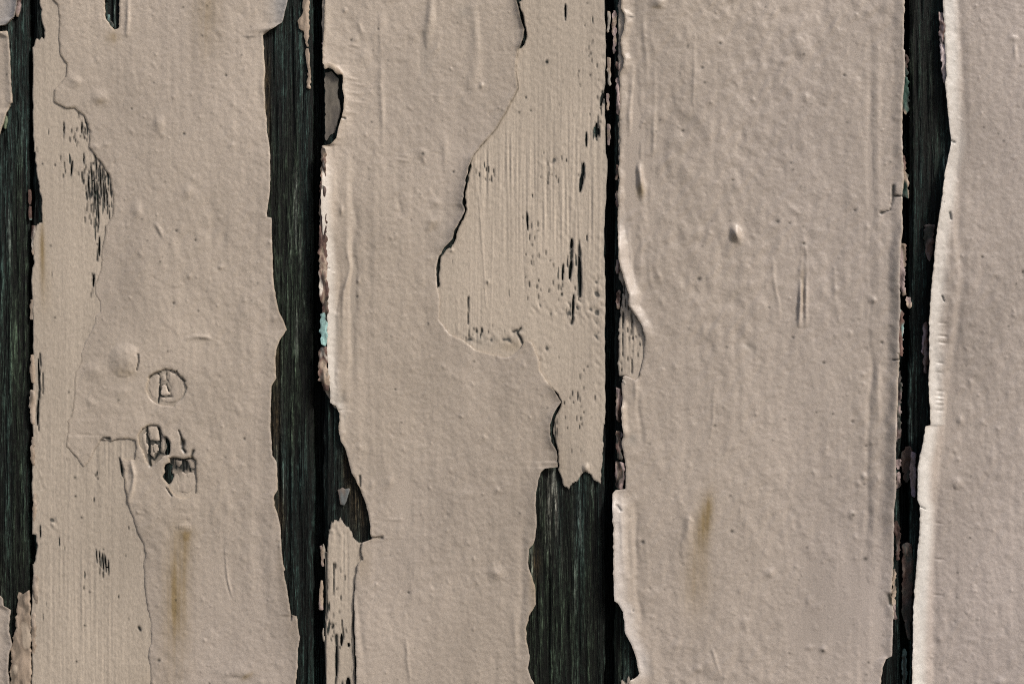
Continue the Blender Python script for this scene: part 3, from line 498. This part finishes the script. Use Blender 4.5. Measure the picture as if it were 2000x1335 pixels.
def wood_plank(n, xl, xr, parent):
    """tongue-and-groove board: face with raised grain, eased edges, sides, tongue on the right"""
    xs = axis(xl, xr, VX0 - 10, VX1 + 10, 2.2, 24); ys = axis(YTOP, YBOT, VY0 - 10, VY1 + 10, 7.0, 160)
    X, Y = np.meshgrid(xs, ys); tilt = 0
    dl = X - xl; dr = xr - X; e = np.minimum(dl, dr)
    H = wood_h(n, X, Y) - 5.0 * (1 - smooth(0, 7, e)) + 0.0
    C = wood_c(n, X, Y)
    wob = 1.2 * samp(N_WCURL, X, Y) * (1 - smooth(0, 6, e)); X = X + wob
    def colm(x, h, k): # one more column of the section, taken from edge column k
        return np.full((len(ys), 1), x) + 1.0 * samp(N_CRB, np.full((len(ys), 1), x), ys[:, None]), np.full((len(ys), 1), h), C[:, [k]] * .8
    Ls = [colm(xl + 26, -88, 0), colm(xl + 1, -86, 0), colm(xl, -58, 0), colm(xl + 22, -56, 0), colm(xl + 22, -34, 0), colm(xl + 0.5, -32, 0), colm(xl, -12, 0)]
    Rs = [colm(xr, -12, -1), colm(xr + .5, -34, -1), colm(xr + 22, -36, -1), colm(xr + 23, -54, -1), colm(xr + .5, -56, -1), colm(xr, -88, -1)]
    Xa = np.concatenate([l[0] for l in Ls] + [X] + [r[0] for r in Rs], 1); Ha = np.concatenate([l[1] for l in Ls] + [H] + [r[1] for r in Rs], 1)
    Ca_ = np.concatenate([l[2] for l in Ls] + [C] + [r[2] for r in Rs], 1); Ya = np.repeat(ys[:, None], Xa.shape[1], 1)
    nr, nc = Xa.shape; idx = np.arange(nr * nc).reshape(nr, nc); nx = np.roll(idx, -1, 1)
    q = np.stack([idx[:-1], idx[1:], nx[1:], nx[:-1]], -1).reshape(-1, 4)
    V = np.stack([WX(Xa), -Ha * S, WZ(Ya)], -1).reshape(-1, 3)
    me = mesh_from('plank', V, q, Ca_.reshape(-1, 3)); o = link('plank', me, M_WOOD, parent)
    return o

wall = bpy.data.objects.new('plank_wall', None); col.objects.link(wall)
wall['label'] = 'weathered wall of upright planks under peeling beige paint with dark bare wood between'
wall['category'] = 'wall'; wall['kind'] = 'thing'

def Tpoly(L, R, s):
    return rough(L, 6, .55, s) + rough(R, 6, .55, s + 1)[::-1]
def build(n, L, R, bare, holes=(), label=None):
    xl, xr = PL[n]
    o = wood_plank(n, xl, xr, wall)
    if label: o['label'] = label
    xs = axis(xl - 8, xr + 6, VX0, VX1, 2.0, 26); ys = axis(YTOP, YBOT, VY0, VY1, 2.0, 45)
    sT = polysd(xs, ys, Tpoly(L, R, n * 10 + 1))
    for h in holes: sT = np.minimum(sT, -polysd(xs, ys, rough(list(h) + [h[0]], 4, .6, 5)))
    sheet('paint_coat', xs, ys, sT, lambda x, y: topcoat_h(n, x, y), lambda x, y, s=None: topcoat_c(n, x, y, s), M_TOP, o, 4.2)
    if bare is not None:
        xs0, ys0 = xs, ys; xs = axis(xl - 8, xr + 6, VX0, VX1, 1.25, 26); ys = axis(YTOP, YBOT, VY0, VY1, 2.6, 45)
        sT = polysd(xs, ys, Tpoly(L, R, n * 10 + 1))
        for h in holes: sT = np.minimum(sT, -polysd(xs, ys, rough(list(h) + [h[0]], 4, .6, 5)))
        rect = [(xl - 1.5, YTOP), (xr + 1.5, YTOP), (xr + 1.5, YBOT), (xl - 1.5, YBOT)]
        rp = rough(rough([(xl - 1.5, -340), (xl - 1.5, 1690)], 70, 1.6, n + 50), 11, .7, n + 51); rq = rough(rough([(xr + 1.0, -340), (xr + 1.0, 1690)], 60, 1.4, n + 60), 11, .7, n + 61)
        sU = polysd(xs, ys, [(xl - 1.5, YTOP)] + rp + [(xl - 1.5, YBOT), (xr + 1, YBOT)] + rq[::-1] + [(xr + 1, YTOP)])
        for b in bare: sU = np.minimum(sU, -polysd(xs, ys, rough(list(b) + [b[0]], 5, 1.0, 9) if len(b) != 14 else b))
        sheet('old_paint', xs, ys, sU, lambda x, y: under_h(n, x, y), lambda x, y, s=None: under_c(n, x, y, s), M_UND, o, 2.4, hide=sT, fillr=1.5)
    return o
FT, FB = YTOP - 80, YBOT + 80
x0E = ext(E0R, 1); x1L = ext(E1L, 2, 10); x1R = ext(E1R, 3); x2L = ext(E2L, 4, 3); x2R = ext(E2R, 5); x3L = ext(E3L, 6, 3); x3R = ext(E3R, 7, 4); x4L = ext(E4L, 8, 6)
bare0 = shift(x0E, -6) + [(80, FB), (80, FT)]
bare1r = shift(x1R, -6) + [(640, FB), (640, FT)]
bare1l = [(50,-70),(70,-60),(78,2),(82,18),(80,30),(88,60),(86,77),(82,72),(77,78),(72,74),(66,92),(50,95)]
bare1m = [(50,296),(69,297),(73,345),(76,360),(82,388),(83,434),(73,437),(64,470),(67,515),(60,525),(50,440)]
bare1b = [(50,1040),(71,1044),(74,1065),(70,1090),(66,1100),(50,1101)]
bare2a = [(610,128),(633,135),(652,134),(676,146),(676,236),(660,284),(632,284),(610,284)]
bare2b = [(600,286)] + [(634,300),(634,760),(650,792)] + [(672,808),(670,838),(674,861),(684,880),(694,922),(709,949),(724,986),(730,1040),(726,1053),(706,1059),(699,1057),(689,1047),(684,1033),(675,1025),(670,1018),(665,1008),(661,1017),(654,1013),(650,1020),(647,1012),(646,1031),(641.6,1033),(640.6,1053),(640,1077),(636,1077),(632,1060),(630,1030),(600,1030)]
bare2c = [(1000,905)] + [(1076,905),(1089,914),(1098,935.6),(1101,949),(1107,951),(1111,955),(1118,944),(1128,939),(1135,927),(1143,920),(1155,927),(1160,937),(1168,941),(1174,946),(1200,948),(1200,FB),(1000,FB),(1020,1600)]
bare2d = [(1020,-70),(1024,-2),(1013,5),(1022,30),(1027,55),(1029,70),(1024,88),(1013,96),(1004,80),(996,-70)]
bare2e = [(922,308),(919,330),(912,364),(908,385),(912,408),(905,428),(893,452),(889,470),(881,483),(872,486),(860,506),(857,540),(858,560),(845,560),(840,500),(880,440),(895,380),(908,320)]
bare2f = [(1078,758),(1086,765),(1097,784),(1092,800),(1084,815),(1081,835),(1084,858),(1091,880),(1091,914),(1078,912),(1066,850),(1066,820),(1080,790)]
bare2g = [(1179,828),(1195,828),(1195,950),(1173,950),(1177,890)]
bare3a = [(1190,-60),(1208,-60),(1208,542),(1218,560),(1212,600),(1209,640),(1207,735),(1190,735)]
bare3b = [(1190,733),(1224,734),(1234,741),(1226,752),(1230,900),(1230,960),(1190,960)]
bare3c = [(1190,960)] + [(1204,962),(1206,1165),(1214,1180),(1226,1200),(1230,1240),(1240,1260),(1249,1285),(1252,1316),(1243,1318),(1240,1330),(1236,1322),(1231,1332),(1228,1318),(1222,1336),(1216,1322),(1209,1340),(1190,1330)]
bare3r = shift(x3R, -6) + [(1790, FB), (1790, FT)]
bare4 = [(1760, FT)] + [(1760, FB)] + shift(x4L, 7)[::-1]

for q in ((326,757,36,34,.25),(303,866,28,34,.6),(358,908,26,16,.75)): blob(DU, *q[:4], q[4])
def sliver(x, y0, y1, w, sk=0.0, seed=0):
    r = np.random.default_rng(seed + int(x)); n = 7; L = []; Q = []
    for k in range(n):
        t = k / (n - 1); ww = w * (math.sin(math.pi * (.08 + .84 * t)) ** .7) * r.uniform(.75, 1.15); xx = x + sk * (t - .5) + r.uniform(-.4, .4); yy = y0 + (y1 - y0) * t
        L.append((xx - ww / 2, yy)); Q.append((xx + ww / 2, yy))
    return L + Q[::-1]
SLV = [sliver(*a) for a in [(1132,500,579,8,2),(1114,508,545,6,-3),(1116,466,486,5,0),(1139,318,346,5,-1),(1135,340,374,8,-4),(1165,240,270,6,-1),(1161,248,262,4,0),(1170,250,268,3,0),(1175,182,208,6,-4),(1145,258,288,4,0),(1030,415,450,4,2),(1104,10,34,4,0),(1099,515,548,4,-2),(1119,575,625,4,-2),
       (667,1236,1260,5,0),(657,1260,1320,4,0),(681,1255,1262,5,0),(694,1140,1210,4,0),(695,1225,1335,6,3),(634,1090,1240,5,0),(633,1250,1400,7,0),(680,1322,1350,10,0)]]
SLV1 = [sliver(*a) for a in [(179,318,372,2.6,3),(185,345,410,3.2,3),(191,355,438,3.4,4),(197,330,385,2.6,3),(203,352,408,2.8,2),(209,368,402,2.6,2),(173,340,385,2.2,2),(188,300,335,2.2,2),(140,315,345,4,-3),(125,240,262,3,0),(194,462,500,4,0),(164,300,322,3,0),(160,240,262,3,0),(183,535,560,4,-2),(189,1072,1098,2.4,2),(195,1075,1105,2.6,2),(201,1080,1112,2.4,2),(206.5,1085,1116,2.6,2),(212,1092,1122,2,1),(238,905,930,3.5,2),(76,700,760,4,2),(74,780,830,4,-2),(79,1025,1050,3,0)]]
p0 = build(0, [(-502, FT), (-502, FB)], x0E, [bare0], label='plank whose beige paint has fallen away along its right edge')
p1 = build(1, x1L, x1R, [bare1r, bare1l, bare1m, bare1b, [(200,-80),(205,20),(207,40),(216,52),(224,60),(234,58),(236,-80)]] + CAN_HOLE[:2] + SLV1, CAN_HOLE, label='plank with three cracked knots, brown rust streak and bare right edge')
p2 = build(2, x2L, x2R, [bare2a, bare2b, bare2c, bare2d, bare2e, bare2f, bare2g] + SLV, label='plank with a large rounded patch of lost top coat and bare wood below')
p3 = build(3, x3L, x3R, [bare3a, bare3b, bare3c, bare3r], label='plank almost wholly painted, dimpled, with a small faint rust stain')
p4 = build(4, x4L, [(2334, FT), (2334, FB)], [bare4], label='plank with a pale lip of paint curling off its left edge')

# ------------------------------------------------------------------ small pieces: crusts, chips and flakes of older layers
REDB = CA([.115, .070, .058]); PINK = CA([.30, .23, .22]); TEAL = CA([.30, .48, .46]); DGRN = CA([.014, .032, .026]); TAN = CA([.33, .26, .20]); CREAM = CA([.52, .47, .41])
def crust(name, parent, pts, h0, amp, cols, seed=1, jit=1.6, fine=2.0, slope=None, mat=None, thick=5.0, dark=.35, step=5, label=None):
    x0 = min(p[0] for p in pts) - 5; x1 = max(p[0] for p in pts) + 5; y0 = min(p[1] for p in pts) - 5; y1 = max(p[1] for p in pts) + 5
    xs = np.arange(x0, x1 + .1, fine); ys = np.arange(y0, y1 + .1, fine)
    s = polysd(xs, ys, rough(list(pts) + [pts[0]], step, jit, seed))
    o = seed * 137.0
    def hf(x, y):
        h = h0 + amp * (.6 * samp(N_CR, x + o, y) + .5 * samp(N_CRB, x, y + o))
        if slope: h = h + slope[0] * (x - x0) + slope[1] * (y - y0)
        return np.maximum(h, .2) if h0 > 0 else h
    def cf(x, y, sd=None):
        a = samp(N_CRB, x + o, y + o) + .5 * samp(N_CR, x, y + o); n = len(cols)
        u = np.clip((a + 1.5) / 3.0, 0, .999) * n; c = np.zeros(x.shape + (3,))
        for i in range(n): c += (np.clip(1 - np.abs(u - i - .5), 0, 1) ** 2 + 1e-4)[..., None] * cols[i]
        wsum = sum((np.clip(1 - np.abs(u - i - .5), 0, 1) ** 2 + 1e-4) for i in range(n)); c = c / wsum[..., None]
        return mixc(c, DIRT_SHADE, dark * smooth(.5, 1.6, samp(N_CR, x + 2 * o, y)))
    ob = sheet(name, xs, ys, s, hf, cf, mat or M_CRU, parent, thick, floor=-12)
    if ob and label: ob['label'] = label
    return ob
# third plank, left edge: stack of old coats under the lip
crust('paint_crust', p2, [(631,290),(637,292),(638,400),(641,520),(643,612),(630,612),(626,540),(625,470),(625,392),(629,340)], 20, 3.6, [REDB*.7, REDB*1.5, TAN, REDB*1.2, CREAM], 2, dark=.8,thick=14, label='red brown ragged edge of older coats')
crust('paint_chip', p2, [(627,614),(637,612),(642,630),(641,662),(638,676),(630,672),(629,640)], 25, 1.8, [TEAL*.7, TEAL, TEAL*1.3, TEAL], 3, label='pale turquoise chip', dark=.5)
crust('paint_crust', p2, [(628,678),(642,676),(642,720),(646,764),(634,762),(630,745),(622,742),(625,720),(623,692)], 20, 3.6, [REDB*.8, TAN, REDB*1.4, CREAM*.8, REDB], 4, dark=.8,thick=14)
crust('paint_crust', p2, [(631,-30),(635,-30),(635,128),(630,128)], 3, 2.4, [REDB*.5, TAN, REDB, PINK], 5)
crust('paint_chip', p2, [(635,142),(647,139),(662,155),(659,182),(664,202),(665,219),(654,258),(642,268),(636,280)], -1.0, .6, [CA([.13,.115,.095]), CA([.16,.14,.115]), CA([.12,.105,.09])], 6, 1.0, slope=(0.02, 0), label='grey brown old paint in the notch', mat=M_UND, dark=.2)
crust('paint_flake', p2, [(634,127),(641,124),(652,127),(662,135),(672,147),(660,147),(652,138),(642,133),(635,138)], 10, .8, [TAN*1.15, CA([.40,.33,.26])], 7, .8, mat=M_UND, dark=.05)
crust('paint_flake', p2, [(659.5,954),(664,955),(668,951),(674,955),(684,951),(680,966),(676,980),(672.6,986),(665,984.5),(662,966)], 2.4, .5, [CA([.16,.165,.16]), CA([.13,.14,.14]), CA([.17,.14,.12])], 8, .7, label='small grey tooth shaped flake on the bare wood', mat=M_UND, dark=.15)
crust('paint_chip', p2, [(621,1030),(625,1034),(627,1050),(632,1074),(633,1120),(632,1190),(630,1150),(628,1090)], 4, 1.0, [TAN, TAN*.7, PINK], 9, .7)
crust('paint_chip', p2, [(627,1131),(631,1130),(632,1190),(623,1189),(624,1150)], 5, 1.0, [TAN, TAN*1.1, PINK], 10, .7)
# second plank, right edge strip of old paint, and the slot at the top
crust('paint_flake', p1, [(593,-30),(604.5,-30),(604.5,40),(603,67),(602,94),(605,118),(607,175),(598,172),(601,135),(598,121),(596,84),(593,61),(584,56),(584,37),(591,27)], 2.6, .9, [TAN*1.1, TAN, TAN*.75, TAN*1.2], 11, 1.3, label='torn strip of beige paint left on the bare wood', mat=M_UND, dark=.3)
crust('paint_chip', p1, [(206,-30),(215,-30),(213,12),(216,40),(224,52),(220,55),(210,40)], 2.6, 1.4, [CA([.35,.38,.36]), TEAL*.5, DIRT_SHADE*3, CREAM*.8], 12, 1.0, label='pale greenish chip in the slot')
crust('paint_chip', p1, [(62,440),(69,440),(70,470),(66,500),(62,490)], 3, 1.5, [TAN, CREAM*.9, REDB], 13, .8)
for k, (x, y, l, w) in enumerate([(61,690,60,6),(60,760,70,8),(62,850,70,5),(66,960,80,5),(66,1120,60,7),(64,1190,120,5),(60,560,90,4)]):
    crust('paint_chip', p1, [(x, y), (x + w, y + 3), (x + w + 2, y + l * .5), (x + w, y + l), (x + 1, y + l - 4), (x - 2, y + l * .4)], 3.0, 1.4, [TAN, CA([.40,.33,.27]), TAN*.8], 30 + k, 1.1, mat=M_UND)
KC = [BASE * .98, BASE * 1.04, BASE * .93]
for k, (pts, tone) in enumerate([([(291,744),(300,735),(311,731),(312,745),(310,764),(307,783),(296,773),(290,758)], 1), ([(316,753),(324,748),(329,764),(335,771),(315,770)], 1.35), ([(329,725),(345,730),(357,742),(361,757),(356,775),(342,785),(326,786),(316,784),(315,776),(338,775),(333,760),(330,744)], 1), ([(315,731),(326,727),(324,742),(317,748)], 1),
        ([(277,852),(286,838),(286,860),(290,876),(289,888),(281,872)], 1), ([(291,834),(307,832),(311,846),(312,859),(293,860)], 1.05), ([(294,866),(312,866),(309,884),(301,892),(295,888)], .98), ([(315,842),(323,856),(325,868),(320,880),(315,880)], .85),
        ([(340,924),(352,921),(366,923),(381,920),(383,940),(380,956),(366,963),(350,961),(339,950),(341,938)], 1), ([(362,897),(374,895),(381,899),(382,915),(372,914),(368,902)], .8), ([(343,897),(356,898),(352,914),(345,908)], .55)]):
    crust('paint_flake', p1, pts, 3.2, .45, [c_ * tone for c_ in KC], 140 + k, .9, mat=M_UND, dark=.12, thick=2.6, step=4)
# first plank
crust('paint_flake', p0, [(25,1256),(32,1210),(33,1188),(37,1155),(44,1160),(50,1156),(57,1151),(60,1185),(61,1290),(60,1400),(26,1400),(21,1330),(22,1280)], 3.2, 1.1, [TAN*1.05, TAN, TAN*.7, CA([.40,.33,.26])], 14, 1.4, label='cracked beige strip of old paint at the foot of the bare wood', mat=M_UND, dark=.5)
crust('paint_chip', p0, [(9,228),(14,226),(16,238),(12,254),(8,250)], 5, .8, [CA([.10,.13,.08]), CA([.14,.17,.11])], 15, .6, label='small olive green chip')
crust('paint_chip', p0, [(55,352),(58,350),(61,380),(61,440),(58,452),(56,410)], 2, 1.2, [TEAL*.8, TEAL*.35, TEAL, REDB], 16, .6, label='thin turquoise sliver')
crust('paint_chip', p0, [(35,-20),(43,-20),(42,10),(36,34),(32,38)], 5, 1.4, [TAN, PINK, REDB], 17, .8)
# third plank right edge and fourth plank left edge along the narrow joint
for k, (x, y, l, w) in enumerate([(1186,20,52,6),(1188,78,28,5),(1186,110,60,7),(1184,180,40,6),(1186,240,60,6),(1185,370,60,5),(1186,450,80,4),(1184,560,60,4),(1186,650,60,4),(1184,740,80,4)]):
    crust('paint_chip', p2, [(x, y), (x + w, y + 4), (x + w - 1, y + l), (x + 1, y + l - 6)], 2.0, 1.6, [TAN, PINK*.8, TAN*.8, CREAM*.6], 50 + k, .8)
for k, (x, y, l, w) in enumerate([(1197,18,98,6),(1203,120,20,8),(1205,150,160,5),(1203,320,40,6),(1204,370,130,4),(1203,505,40,6),(1205,560,60,5),(1204,630,100,4),(1203,755,70,10),(1204,840,60,11),(1202,900,56,18)]):
    crust('paint_crust', p3, [(x, y), (x + w, y + 4), (x + w, y + l * .5), (x + w - 1, y + l), (x + 1, y + l - 6), (x - 1, y + l * .4)], 3.0, 3.4, [REDB*.8, PINK, TAN, REDB, DIRT_SHADE*3, PINK], 70 + k, 1.6, dark=.7)
crust('paint_flake', p3, [(1204,962),(1208,955),(1216,957),(1221,958),(1218,970),(1208,974)], 6, 2.2, [CREAM, CREAM*.8, CA([.5,.45,.4])], 90, 1.2)
crust('paint_flake', p3, [(1214,736),(1222,744),(1234,740),(1240,746),(1232,758),(1222,752),(1216,757)], 7, 2.2, [CA([.45,.38,.31]), CREAM*.8, TAN], 91, 1.0)
crust('paint_chip', p3, [(1195,1120),(1199,1120),(1199,1165),(1196,1168)], 4, 1, [TEAL*.6, CREAM*.7, REDB], 92, .6)
# fourth plank right edge
for k, (pts, cols) in enumerate([([(1766,99),(1773,104),(1773,146),(1766,150)], [DGRN*.6, REDB*.4, DIRT_SHADE*2]), ([(1764,150),(1772,152),(1776,180),(1776,215),(1768,224),(1761,215)], [DGRN, REDB, TAN*.6, DGRN*1.5]),
        ([(1761,268),(1770,264),(1770,280),(1763,284)], [DGRN*1.6, DGRN]), ([(1762,286),(1768,288),(1770,330),(1774,345),(1775,389),(1762,384)], [REDB*1.4, PINK*.7, REDB, TAN*.7, DGRN]),
        ([(1757,474),(1768,476),(1769,500),(1766,540),(1770,575),(1764,578),(1756,560)], [PINK*.7, TAN*.5, REDB, CA([.2,.2,.08])]), ([(1770,578),(1779,580),(1778,610),(1772,636),(1769,640),(1771,610)], [TAN, PINK*.8, TAN*.7]),
        ([(1756,602),(1764,610),(1766,640),(1762,660),(1765,696),(1757,694),(1753,655)], [TAN, PINK, TEAL*.6, REDB]), ([(1752,728),(1760,724),(1761,770),(1758,800),(1760,850),(1749,870),(1750,790)], [REDB*.4, PINK*.35, DIRT_SHADE*3, PINK*.6]),
        ([(1752,888),(1760,886),(1758,950),(1749,955)], [PINK*.8, TAN, REDB]), ([(1748,1010),(1758,1030),(1757,1080),(1750,1104)], [DIRT_SHADE*3, REDB*.4]), ([(1741,1110),(1750,1110),(1749,1170),(1748,1210),(1742,1200)], [TAN*.8, PINK*.6, REDB*.6])]):
    crust('paint_crust', p3, pts, 2.5, 3.2, [c_ * 1.5 for c_ in cols], 100 + k, 1.7, step=3.5, dark=.8)
# fifth plank left edge
crust('paint_crust', p4, [(1832,24),(1842,26),(1846,90),(1852,150),(1850,164),(1842,162),(1838,130),(1833,80)], 9, 3.6, [DGRN*.7, PINK*1.2, REDB, CA([.42,.33,.34]), DIRT_SHADE*2, CA([.5,.42,.42])], 120, 1.5, label='pink and black flaking crust under the lip')
crust('paint_crust', p4, [(1804,440),(1824,438),(1822,490),(1816,512),(1810,500),(1806,470)], 4, 3, [REDB*.5, REDB, PINK*.5, DIRT_SHADE*2], 121, 1.5)
crust('paint_crust', p4, [(1802,636),(1811,626),(1813,700),(1810,740),(1803,720),(1800,670)], 5, 3, [REDB*.5, PINK*.6, REDB, CA([.30,.24,.27])], 122, 1.5)
crust('paint_crust', p4, [(1760,888),(1768,872),(1778,870),(1782,886),(1778,930),(1768,950),(1762,920)], 1, 3, [REDB*.6, TAN*.6, DIRT_SHADE*2, REDB*.3], 123, 1.5)
crust('paint_crust', p4, [(1778,880),(1788,884),(1788,972),(1780,968),(1776,930)], 6, 1.6, [CA([.27,.22,.27]), PINK*.8, CA([.22,.18,.22])], 124, .9)
crust('wood_splinter', p4, [(1763,1062),(1772,1058),(1780,1062),(1785,1094),(1783,1130),(1781,1190),(1777,1260),(1762,1200),(1762,1120)], 2, 2.2, [REDB*.45, CA([.075,.055,.045]), DIRT_SHADE*3, CA([.09,.07,.06]), REDB*.3], 125, 1.2, dark=.7, label='brown splintered strip beside the joint')
crust('paint_chip', p4, [(1762,1270),(1770,1262),(1772,1310),(1770,1350),(1762,1345)], 1, 1.5, [DGRN, TEAL*.3, DIRT_SHADE*2, TEAL*.5], 126, 1.0)

# ------------------------------------------------------------------ planks on either side, beyond the picture
r_ = np.random.default_rng(99)
for k, (xl, xr) in enumerate([(-1640, -1090), (-1075, -522), (2358, 2905), (2925, 3480)]):
    n = 20 + k; PL[n] = (xl, xr)
    L_ = [(xl + 8 + r_.uniform(0, 18), y) for y in np.arange(-60, 1400, 90)]; R_ = [(xr - 4 - r_.uniform(0, 26), y) for y in np.arange(-60, 1400, 90)]
    L_ = [(xl + 10 + r_.uniform(0, 16), FT)] + ext(L_, n, 8)[1:-1] + [(xl + 10, FB)]; R_ = [(xr - 20, FT)] + ext(R_, n + 5, 8)[1:-1] + [(xr - 20, FB)]
    build(n, L_, R_, None)

# ------------------------------------------------------------------ ground in front of the wall
def ground():
    m = bpy.data.materials.new('soil'); m.use_nodes = True; t = m.node_tree; b = t.nodes['Principled BSDF']; b.inputs['Roughness'].default_value = .95
    n = t.nodes.new('ShaderNodeTexNoise'); n.inputs['Scale'].default_value = 14; n.inputs['Detail'].default_value = 8
    c = t.nodes.new('ShaderNodeTexCoord'); t.links.new(c.outputs['Object'], n.inputs['Vector'])
    r = t.nodes.new('ShaderNodeValToRGB'); r.color_ramp.elements[0].color = (.07, .06, .045, 1); r.color_ramp.elements[1].color = (.17, .15, .115, 1)
    t.links.new(n.outputs[0], r.inputs[0]); t.links.new(r.outputs[0], b.inputs['Base Color'])
    me = bpy.data.meshes.new('ground'); k = 60; me.from_pydata([(-k, -k, 0), (k, -k, 0), (k, k, 0), (-k, k, 0)], [], [(0, 1, 2, 3)]); me.materials.append(m)
    o = bpy.data.objects.new('ground', me); col.objects.link(o); o['kind'] = 'structure'
ground()
